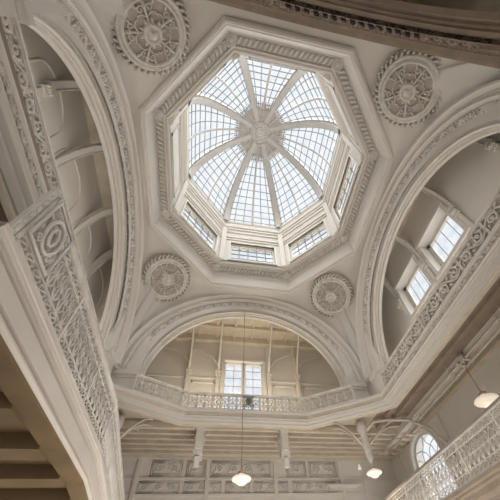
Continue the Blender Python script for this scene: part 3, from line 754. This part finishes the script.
# side galleries: braces from wall to the back of the arch
def brace(side, s, label, d0, d1, z0, z1, wide=.2):
    fn = SD[side]; r = empty('arch_bracket', fn(s, d1, z0)); tag(r, label, 'bracket', 'curved gallery brackets at the %s arch' % side)
    L = r.location; V = lambda s_, d_, z: tuple(Vector(fn(s_, d_, z)) - L)
    m = MB(); n = 12; A = []; B = []
    for k in range(n+1):
        q = PI/2*k/n
        A.append((d1-(d1-d0)*(1-math.cos(q)), z0+(z1-z0)*math.sin(q)))
        B.append((d1-(d1-d0)*k/n, z0+(z1-z0)*(.25+.75*k/n)+.12))
    vs = []
    for (pa, pb) in zip(A, A):
        for sx in (-1, 1): vs.append(V(s+sx*wide/2, pa[0], pa[1]))
        for sx in (-1, 1): vs.append(V(s+sx*wide/2, min(d1, pa[0]+.10), pa[1]+.10))
    fs = []
    for k in range(n): b = k*4; c = b+4; fs += [(b,b+1,c+1,c), (b+2,c+2,c+3,b+3), (b,c,c+2,b+2), (b+1,b+3,c+3,c+1)]
    m.add(vs, fs); m.build('curved_rib', PLW, r)
    m = MB()
    for sx in (-1, 1): m.tube([V(s+sx*wide*.42, p[0]-.01, p[1]-.01) for p in A], .022, 5)
    m.build('edge_roll', OR, r)
    m = MB(); m.box(V(s-wide*.7, d1-.14, z0-.08), V(s+wide*.7, d1, z0+.05)); m.box(V(s-wide*.55, d1-.1, z0-.35), V(s+wide*.55, d1, z0-.08))
    for k in range(4): m.blob(V(s-wide*.4+wide*.27*k, d1-.12, z0-.18), .05, .04, .09)
    m.build('carved_foot', OR, r)
    m = MB(); m.box(V(s-.06, d1-.07, ZF), V(s+.06, d1, z0-.35)); m.build('wall_strip', PLW, r)
    return r
for s, lab in ((-.68, 'broad curved bracket crossing the upper part of the left arch'), (1.12, 'curved bracket at the middle of the left arch'), (2.6, 'slanting curved bracket low in the left arch, nearest the front corner')):
    brace('left', s, lab, 4.53, GX-.012, 9.1, 11.35)
brace('left', -2.1, 'leafy bracket at the top of the left arch opening', 4.53, GX-.012, 10.25, 11.3, .2)
for s, lab in ((-1.08, 'curved bracket above the upper of the two right gallery windows'), (.72, 'curved bracket between the two right gallery windows'), (2.45, 'curved bracket below the lower of the two right gallery windows'), (-2.78, 'leafy bracket at the right edge inside the right arch')):
    brace('right', s, lab, 4.53, GX-.012, 9.9, 11.5, .16)
# plain raised panels on the left gallery wall
wm = MB()
for (y0, y1) in ((-2.6,-1.2), (-.85,.55), (.95,2.1), (2.5,4.0)):
    pts = [(-GX+.01, y0, 7.4), (-GX+.01, y0, 10.2)]+[(-GX+.01, (y0+y1)/2-(y1-y0)/2*math.cos(PI*k/10), 10.2+(y1-y0)*.4*math.sin(PI*k/10)) for k in range(1, 10)]+[(-GX+.01, y1, 10.2), (-GX+.01, y1, 7.4)]
    wm.tube(pts, .03, 4)
struct(wm.build('trim_%d' % trim_n, PLW)); trim_n += 1

# ---------------------------------------------------------------- front lower wall reliefs
rel = empty('wall_relief', (0, LY, 5.0)); struct(rel)
def R3(mb, x, z): return mb.map(lambda a, b, h: (x+a, -.02-h, z+b-5.0))
for (x, w_) in ((-2.9,1.0), (-1.75,.6), (-.95,2.1), (1.75,.7), (2.6,1.0)):
    R3(scroll_ends(w_, .5, .03), x, 5.98).build('scroll_panel', OR, rel)
for (x, w_) in ((-3.2,1.3), (-1.75,1.2), (-.4,.8), (.55,1.2), (1.9,1.6)):
    R3(scroll_ends(w_, .36, .025), x, 5.45).build('scroll_panel', OR, rel)
m = MB()
for z in (5.88, 5.38, 6.52): m.box((-5.9, -.06, z-5), (5.9, 0, z+.045-5))
for x in (-1.62+.6, 1.32, -3.3, 3.75): m.box((x-.06, -.09, .2), (x+.06, 0, 1.55))
m.build('string_course', PL, rel)
m = MB(); m.box((3.1,-.28,.58),(4.3,0,.64)); m.box((3.2,-.2,.50),(4.2,0,.58))
for k in range(9): m.blob((3.25+.12*k,-.2,.50), .04, .03, .05)
m.build('corbelled_ledge', WH, rel)

# hanging consoles below the front gallery
def console(x, lab):
    r = empty('hanging_console', (x, 5.5, ZSOF-.1)); tag(r, lab, 'bracket', 'hanging consoles below the front gallery')
    m = MB(); prof = [(0,0),(0,-.75),(.04,-.85),(.14,-.88),(.14,-.98),(.18,-.98),(.30,-.55),(.6,-.15),(1.0,-.02),(1.0,0)]
    vs = [(sx*.13, y, z) for sx in (-1, 1) for y, z in prof]; n = len(prof)
    m.add(vs, [tuple(range(n)), tuple(range(n, 2*n))[::-1]]+[(i, n+i, n+(i+1) % n, (i+1) % n) for i in range(n)]); m.build('body', OR, r)
    m = MB(); m.box((-.10,-.05,-.70),(.10,.0,-.14)); m.box((-.16,-.07,-.1),(.13,.1,0)); m.box((-.12,-.06,-.14),(.12,.02,-.10)); m.build('face_plate', WH, r)
    m = MB(); m.box((-.07,-.02,-1.18),(.07,.12,-.92)); m.build('drop_box', WH, r)
    for s in (-1, 1): MB().tube([(s*.15, .22+y, -.3+z) for y, z, _ in spiral(0, 0, .16, 0, 1.4, 1, 12)], .02, 5).build('side_scroll', OR, r)
console(-1.36, 'left one of the two white hanging consoles below the front gallery')
console(1.25, 'right one of the two white hanging consoles below the front gallery')

# fan brackets at the corners of the gallery
def fan(x, y, sx, lab):
    r = empty('fan_bracket', (x, y, 5.35)); tag(r, lab, 'bracket', 'drop columns with curved ribs')
    m = MB(); H = ZSOF-.14-5.35
    m.lathe([(.03,-.08),(.06,-.04),(.05,0),(.09,.06),(.11,.3),(.12,.6),(.10,.8),(.13,.86),(.16,.95),(.16,H)], n=12); m.build('drop_column', OR, r)
    m = MB()
    for k, a in enumerate((100, 125, 150, 175, 200, 60, 30, 5)):
        q = math.radians(a); dx, dy = math.cos(q)*sx, math.sin(q); rr = 1.5 if a > 90 else .9
        m.tube([(dx*rr*t*.9+dx*.1, dy*rr*t*.9+dy*.1, H-.75+.72*math.sin(min(1, t*1.1)*PI/2)) for t in [j/8 for j in range(9)]], .026, 6)
    m.build('curved_rib', ME, r)
    return r
FANR = fan(3.62, 4.86, -1, 'drop column with fanning curved ribs at the right front corner, a lamp below it')
fan(-3.62, 4.95, 1, 'drop column with fanning curved ribs at the left front corner, beside the near balustrade')
# curved rib over the round headed window and corner boards
cr = MB(); cr.tube([(3.72, 4.8, 6.25), (4.0, 4.72, 6.5), (4.4, 4.6, 6.52), (5.0, 4.35, 6.4), (5.5, 4.25, 6.1), (5.85, 4.2, 5.6), (5.9, 4.2, 4.9)], .05, 6)
cr.map(lambda x, y, z: (x-3.62, y-4.86, z-5.35)).build('long_rib', ME, FANR)
cr = MB(); cr.box((LX-.05, 4.14, 3.7), (LX, 4.24, 6.6)); cr.box((LX-.05, 7.0, 3.7), (LX, 7.06, 6.6)); cr.box((4.6, LY-.04, 3.7), (4.68, LY, 6.5)); struct(cr.build('trim_%d' % trim_n, PL)); trim_n += 1

# ceiling pipes on the right
def pipe(x, z, y0, y1, lab, rr=.03):
    m = MB(); m.tube([(x, y0, z), (x, y1, z)], rr, 8)
    r = empty('ceiling_pipe', (0,0,0)); tag(r, lab, 'pipe', 'pipes below the right gallery')
    m.build('pipe_run', ME, r)
    m = MB()
    for k in range(6):
        y = y0+.5+(y1-y0-1)*k/5; m.tube([(x, y-.05, z), (x, y+.05, z)], rr*1.7, 8); m.tube([(x, y, z), (x, y, ZSOF)], .012, 5)
    m.build('pipe_collar', ME, r)
    return r
PP = pipe(5.10, 6.42, -4.5, 6.6, 'long pale ceiling pipe nearer the balustrade, right gallery underside')
pipe(5.28, 6.36, -4.5, 6.6, 'long pale ceiling pipe nearer the right wall, beside the lamp fitting')
m = MB(); m.box((5.02,1.32,6.36),(5.36,1.44,6.48)); m.box((5.0,1.55,6.38),(5.38,1.63,6.46)); m.tube([(5.15,1.45,6.7),(5.15,1.45,6.36)], .06, 8)
m.build('junction_fitting', ME, PP)

# ---------------------------------------------------------------- lamps
def lamp(x, y, z, ztop, lab, R=.26):
    r = empty('pendant_lamp', (x, y, z)); tag(r, lab, 'lamp', 'opal glass pendant lamps')
    k = R/.26
    MB().lathe([(.001,-.15),(.05,-.145),(.11,-.12),(.15,-.08),(.17,-.055),(.235,-.035),(.26,.0),(.245,.035),(.18,.07),(.11,.10),(.08,.125),(.07,.14)], n=28).map(lambda a, b, c: (a*k, b*k, c*k)).build('opal_shade', LG, r)
    MB().lathe([(.085,.13),(.09,.15),(.085,.19),(.05,.21),(.02,.24)], n=16).map(lambda a, b, c: (a*k, b*k, c*k)).build('fitter', BRASS, r)
    MB().tube([(0,0,.2*k),(0,0,ztop-z)], .010, 5).build('cord', CORD, r)
    MB().lathe([(.06,ztop-z-.05),(.05,ztop-z-.08),(.02,ztop-z-.1)], n=12).build('ceiling_rose', ME, r)
    l = bpy.data.lights.new('lamp_glow', 'POINT'); l.energy = 6; l.color = (1,.8,.58); l.shadow_soft_size = .28
    lo = bpy.data.objects.new('lamp_glow', l); col.objects.link(lo); lo.location = (0,0,-.5); lo.parent = r
lamp(-.17, 4.62, 4.74, 11.0, 'opal pendant lamp on the long cord hanging from the front arch', .25)
lamp(3.62, 4.86, 5.00, 5.26, 'small opal lamp under the drop column at the right front corner', .22)
lamp(5.13, 1.52, 5.30, 6.36, 'large opal pendant lamp at the right edge above the spindle balustrade', .27)
m = MB().lathe([(.001,-.06),(.05,-.04),(.06,0),(.05,.05),(.03,.07),(.03,.14)], n=12)
tag(m.build('small_bulb', LG, None, (4.55,7.62,6.26)), 'tiny glowing bulb on the front wall, just left of the corner lamp', 'bulb')
